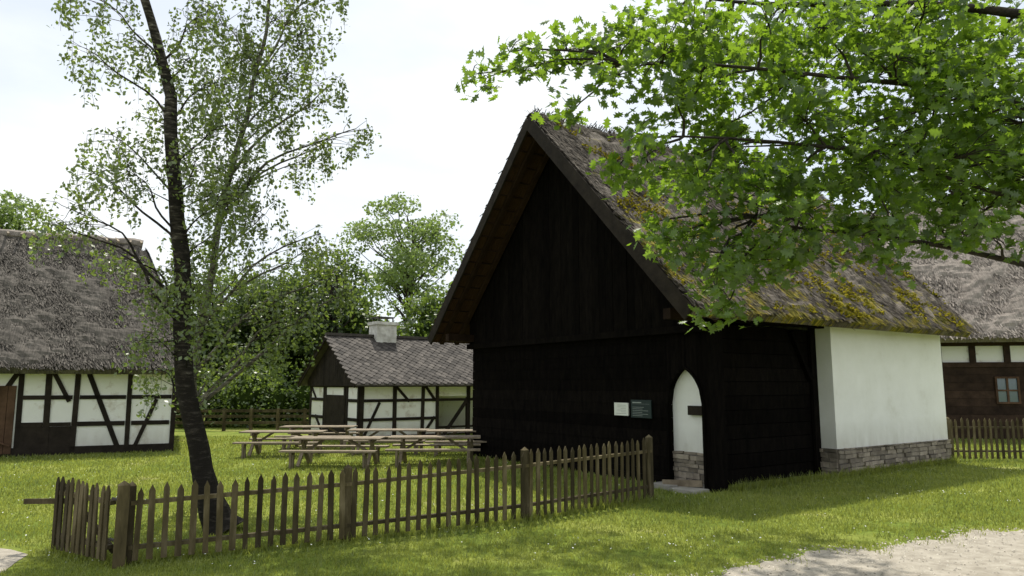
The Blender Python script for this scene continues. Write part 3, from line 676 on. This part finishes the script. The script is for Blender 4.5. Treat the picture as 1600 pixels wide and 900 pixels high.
cl2=[(-4.42,7.3,.5),(-3.6,7.4,.5),(-3.0,7.2,.42),(-2.75,7.5,.32),(-3.8,6.6,.5),(-3.2,6.3,.45),(-2.6,6.15,.3),(-2.45,5.9,.25),(-2.75,5.6,.34),(-3.15,5.3,.32),(-3.9,5.7,.45),(-3.5,5.9,.35),
(-4.23,5.0,.45),(-3.6,4.85,.4),(-3.8,3.65,.5),(-3.1,3.9,.45),(-3.4,3.0,.45),(-4.2,3.0,.38),(-4.0,2.4,.36),(-4.6,3.9,.35),(-3.5,4.25,.4),(-3.9,4.4,.4),(-2.7,3.6,.38),(-2.4,3.3,.3),(-3.0,2.9,.38),(-2.8,4.1,.28),(-3.5,2.35,.32),(-4.4,2.2,.28),(-4.5,6.3,.4),(-4.0,6.9,.4),(-4.3,8.6,.6),(-3.3,8.4,.5),(-4.0,9.6,.6)]
cl2=[(x*k,12+random.uniform(-.8,.8),2+(z-2)*k,r*k) for x,z,r in cl2]
birch(trunk2,rads2,cl2,M['birchpale'],.074,1.5,12)

def oak():
    random.seed(5)
    T0=empty('oak_tree'); mb=MB(); tw=MB()
    tr=[(7.6,6.4,-.05),(7.55,6.4,.3),(7.5,6.45,1.5),(7.3,6.5,3),(7.2,6.6,4.5),(7.0,7.0,6.5),(6.6,7.6,8.5),(6.2,8.2,11)]
    mb.tube(tr,[.5,.36,.3,.27,.24,.2,.14,.05],14)
    limbs=[((7.3,6.5,2.5),(3.2,6.3,4.1),.06),((7.2,6.6,3.6),(1.2,6.2,4.2),.05),((7.2,6.6,4.2),(1.0,6.3,4.95),.055),((7.3,6.5,2.2),(2.2,6.3,3.5),.05),((7.1,6.8,5.5),(2.0,7.5,6.3),.08),((7.0,7.0,6.5),(-2.5,13.5,10.7),.12),((6.8,7.3,7),(3,12.5,10.3),.12)]  # last two limbs reach out to the added shade canopy overhead
    LP=[]
    for s0,e0,r0 in limbs:
        pts=curve(s0,e0,18,.16,.03); mb.tube(pts,[r0*(1-.85*i/18) for i in range(19)],8); LP+=pts[2:]
    cs=[(-.37,4.84,.10),(-.22,4.83,.12),(-.02,4.80,.15),(.29,4.79,.2),(.49,4.96,.2),(.57,4.61,.18),(.86,5.13,.28),(.92,4.66,.24),(1.15,5.3,.33),(1.32,4.84,.3),(1.15,4.3,.2),(.84,3.78,.17),(1.1,3.86,.2),(1.32,3.98,.2),(1.45,4.45,.22),
    (1.6,5.1,.33),(1.75,4.75,.25),(2.0,4.9,.33),(2.3,5.2,.3),(2.58,5.07,.38),(2.9,5.3,.3),(3.27,5.2,.38),(3.65,5.25,.35),(4.0,5.13,.38),(4.47,4.96,.4),(1.75,4.15,.25),(2.05,4.22,.3),(2.58,4.3,.35),(2.4,4.65,.25),(1.6,3.72,.25),(1.9,3.85,.25),(2.12,3.59,.32),(2.4,3.8,.28),(2.69,3.54,.34),(3.0,3.9,.28),(3.05,4.3,.25),(3.4,4.1,.28),
    (1.38,3.24,.19),(1.3,3.5,.16),(1.62,3.3,.22),(1.80,3.12,.27),(1.80,2.85,.22),(1.84,2.58,.18),(1.7,2.95,.15),(2.18,3.12,.27),(2.3,3.35,.25),(2.5,3.08,.22),(2.8,3.18,.22),(3.09,3.25,.22),(3.44,3.2,.18),(3.15,3.82,.33),(3.3,3.5,.26),(3.61,4.39,.33),(3.3,4.75,.28),(3.7,4.8,.3),(3.61,3.71,.33),(3.9,3.95,.33),(4.13,4.1,.38),(4.07,3.48,.28),(4.53,3.65,.33),(4.53,4.3,.38),(4.05,4.6,.33),(4.3,3.3,.2),(4.9,3.9,.4),(5.2,4.6,.5),(5.4,3.5,.35),(6,4.2,.5),(5.5,5.4,.5),(6.6,5.2,.6),(3.35,3.42,.22),(3.85,3.28,.18)]
    cl=[(x,6.2+random.uniform(-.45,.55),z,r) for x,z,r in cs]
    for x,z,r in cs:
        if 1.2<x<5.5 and r>.24 and z>3.6:
            kk=random.uniform(1.18,1.32); cl.append((x*kk+random.uniform(-.15,.15),6.2*kk,2+(z-2)*kk+random.uniform(-.05,.25),r*1.15))
    LC=[]
    def cluster(c,r,num,link=True):
        c=Vector(c)
        if link:
            near=sorted(LP,key=lambda p:(p-c).length-.35*max(0,p.x-c.x))[0]
            tw.tube(curve(near,c,5,.15,.05),[.016,.013,.011,.009,.007,.005],5)
        k=max(3,int(num/9))
        for q in range(k):
            while True:
                o=Vector((random.uniform(-1,1),random.uniform(-1,1),random.uniform(-1,1)))
                if o.length<1: break
            s0=c+Vector((o.x*r*1.08,o.y*r*1.6,o.z*r*.9))
            if q%2==0: tw.tube([c,c.lerp(s0,.5)+Vector((0,0,.03)),s0],[.006,.005,.003],3)
            for l in range(9):
                LC.append(s0+Vector((random.gauss(0,.085),random.gauss(0,.085),random.gauss(0,.05)-.02)))
    for x,y,z,r in cl: cluster((x,y,z),r,int(1700*r*r)+14)
    for i in range(125):  # unseen canopy above the frame, added to cast dappled shade on the foreground
        y=random.uniform(11.8,15.6); x=random.uniform(-5.0,3.6); z=2+.615*y+random.uniform(.25,1.0)
        if math.sin(x*1.3)*math.sin(y*2.1)>.4: continue
        cluster((x,y,z),random.uniform(.3,.55),random.randint(55,95),link=(i%3==0))
    for i in range(22):
        cluster((random.uniform(4.8,10),random.uniform(4.5,8.5),random.uniform(5.5,9)),.6,90,False)
    mb.build('trunk_and_limbs',[M['oakbark']],T0,True); tw.build('twigs',[M['oakbark']],T0)
    LC=np.array(LC); leaves('leaves',LC,rng.uniform(.075,.13,len(LC)),LOB[0],LOB[1],M['oakleaf'],up=1.1,parent=T0)
oak()

# ---- background vegetation
def blobs_to(name,blobs,dens,size,mat,parent=None,core=True,lump=.25,up=.8,cs_=.72):
    pts=[]
    cm=MB()
    for (x,y,z,rx,ry,rz_) in blobs:
        area=4*math.pi*((rx*ry+rx*rz_+ry*rz_)/3); n=int(area*dens)
        d=rng.normal(size=(n,3)); d/=np.linalg.norm(d,axis=1)[:,None]
        ph=rng.uniform(0,6,3)
        lu=1+lump*np.sin(d[:,0]*5+ph[0])*np.sin(d[:,1]*5+ph[1])*np.sin(d[:,2]*6+ph[2])+lump*.5*np.sin(d[:,0]*11+ph[1])*np.sin(d[:,2]*12+ph[0])
        r=lu*(.66+.46*rng.random(n)**.8)
        pts.append(np.array([x,y,z])+d*r[:,None]*np.array([rx,ry,rz_]))
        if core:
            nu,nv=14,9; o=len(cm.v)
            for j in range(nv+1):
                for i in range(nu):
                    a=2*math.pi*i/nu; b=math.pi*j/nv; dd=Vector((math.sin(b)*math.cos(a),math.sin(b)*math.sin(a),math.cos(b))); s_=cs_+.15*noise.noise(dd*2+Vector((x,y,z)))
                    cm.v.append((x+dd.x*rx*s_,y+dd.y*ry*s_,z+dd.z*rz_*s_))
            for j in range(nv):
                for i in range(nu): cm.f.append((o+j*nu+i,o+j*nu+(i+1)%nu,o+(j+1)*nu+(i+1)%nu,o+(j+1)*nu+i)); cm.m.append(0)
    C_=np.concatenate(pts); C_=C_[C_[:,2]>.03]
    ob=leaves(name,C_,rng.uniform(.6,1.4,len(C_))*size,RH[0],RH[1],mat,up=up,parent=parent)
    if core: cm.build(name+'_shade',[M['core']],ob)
    return ob
random.seed(21)
B=[]
for i in range(20):
    x=-22+i*1.0+random.uniform(-.4,.4); hh=random.uniform(1.1,1.9); B.append((x,33.8+random.uniform(-.7,.7),hh*.8,1.2,1.1,hh))
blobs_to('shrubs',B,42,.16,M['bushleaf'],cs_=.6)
B=[]
for i in range(30):
    x=-36+i*1.55+random.uniform(-.6,.6); hgt=random.uniform(2.5,3.9); B.append((x,39.5+random.uniform(-1.5,1.5),hgt*.95,2.0,1.9,hgt)) 
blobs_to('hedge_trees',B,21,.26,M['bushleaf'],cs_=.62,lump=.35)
def bgtree(name,x,y,base,h,rx,leafm,n=26,dens=16,size=.22,core=False,rr=(.55,1.1),bt=1.0):
    e=empty(name); mb=MB()
    top=Vector((x+.3,y,base+h*.8)); mb.tube(curve((x,y,-.05),top,12,.04),[.3*(1-.85*i/12) for i in range(13)],8)
    bl=[]
    for i in range(n):
        while True:
            o=Vector((random.uniform(-1,1),random.uniform(-1,1),random.uniform(-1,1)))
            if .3<o.length<1: break
        c=Vector((x+o.x*rx,y+o.y*rx,base+h/2+o.z*h/2)); r=random.uniform(*rr); bl.append((c.x,c.y,c.z,r*1.25,r*1.25,r*.75))
        s=Vector((x,y,max(base*.7,c.z-1.8-.5*abs(o.x)*rx))); mb.tube(curve(s,c,6,.12,.04),[.09*bt,.07*bt,.055*bt,.045*bt,.035*bt,.025*bt,.015*bt],5)
    mb.build('trunk_and_limbs',[M['oakbark']],e,True); blobs_to('leaves',bl,dens,size,leafm,parent=e,core=core,cs_=.5)
bgtree('ash_tree',-7.4,50,7.4,7.8,3.9,M['ashleaf'],n=54,dens=19,size=.24,rr=(.55,1.0),bt=.8)
bgtree('alder_tree',-9.6,37.5,3.0,6.0,2.1,M['darkleaf'],n=40,dens=30,size=.2,core=False,rr=(.5,.95))
bgtree('alder_tree',-13.0,38.5,3.0,5.4,2.0,M['darkleaf'],n=34,dens=28,size=.2,core=False,rr=(.5,.95))
bgtree('alder_tree',-16.4,39.5,3.0,5.0,2.2,M['bushleaf'],n=34,dens=26,size=.2,core=False,rr=(.5,.95))
bgtree('alder_tree',-3.6,41,2.5,4.6,2.4,M['bushleaf'],n=34,dens=26,size=.22,core=False,rr=(.6,1.0))
bgtree('linden_tree',-33.5,46,6,8,4.0,M['ashleaf'],n=44,dens=20,size=.25,rr=(.8,1.3))
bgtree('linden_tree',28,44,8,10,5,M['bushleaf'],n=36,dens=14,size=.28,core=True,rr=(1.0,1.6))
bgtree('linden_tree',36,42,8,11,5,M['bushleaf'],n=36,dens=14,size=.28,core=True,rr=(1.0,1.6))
B=[]
for i in range(46):
    x=-85+i*3.8; hgt=random.uniform(3.4,5.2); B.append((x,62+random.uniform(-3,3),hgt*.9,3.4,3,hgt))
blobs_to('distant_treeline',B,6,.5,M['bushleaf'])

# ================================================================= LIGHT, SKY, CAMERA
sd=Vector((-.06,.48,1)).normalized()
sun=bpy.data.lights.new('sun','SUN'); sun.energy=5; sun.angle=math.radians(.5); sun.color=(1,.95,.84)
so=bpy.data.objects.new('sun',sun); so.rotation_euler=(-sd).to_track_quat('-Z','Y').to_euler(); so.location=(0,20,40); col.objects.link(so)
w=bpy.data.worlds.new('World'); scene.world=w; w.use_nodes=True; nt=w.node_tree; nt.nodes.clear(); L=nt.links
out=nt.nodes.new('ShaderNodeOutputWorld'); sky=nt.nodes.new('ShaderNodeTexSky'); sky.sky_type='NISHITA'; sky.sun_disc=False
sky.sun_elevation=math.asin(sd.z); sky.sun_rotation=math.atan2(sd.x,sd.y); sky.air_density=1.0; sky.dust_density=1.5; sky.altitude=200
bg=nt.nodes.new('ShaderNodeBackground'); bg.inputs[1].default_value=.15; L.new(sky.outputs[0],bg.inputs[0])
bg2=nt.nodes.new('ShaderNodeBackground'); bg2.inputs[0].default_value=(.945,.98,1,1); bg2.inputs[1].default_value=1.15
tc=nt.nodes.new('ShaderNodeTexCoord'); mp=nt.nodes.new('ShaderNodeMapping'); mp.inputs['Scale'].default_value=(1,1,2.4); mp.inputs['Location'].default_value=(.3,.1,0)
L.new(tc.outputs['Generated'],mp.inputs[0]); nn=nt.nodes.new('ShaderNodeTexNoise'); nn.inputs['Scale'].default_value=2.0; nn.inputs['Detail'].default_value=6; nn.inputs['Roughness'].default_value=.5; L.new(mp.outputs[0],nn.inputs['Vector'])
r=ramp(nt,[(.40,(.62,.62,.62)),(.60,(1,1,1))]); L.new(nn.outputs[0],r.inputs[0])
mx=nt.nodes.new('ShaderNodeMixShader'); L.new(r.outputs[0],mx.inputs[0]); L.new(bg.outputs[0],mx.inputs[1]); L.new(bg2.outputs[0],mx.inputs[2]); L.new(mx.outputs[0],out.inputs[0])
scene.view_settings.view_transform='Standard'; scene.view_settings.look='None'; scene.view_settings.exposure=0
cam=bpy.data.cameras.new('camera'); cam.sensor_width=36; cam.lens=25.13; cam.clip_end=2000; cam.clip_start=.05
co=bpy.data.objects.new('camera',cam); co.location=(0,0,2.0); co.rotation_euler=(math.radians(90+7.65),0,0); col.objects.link(co); scene.camera=co
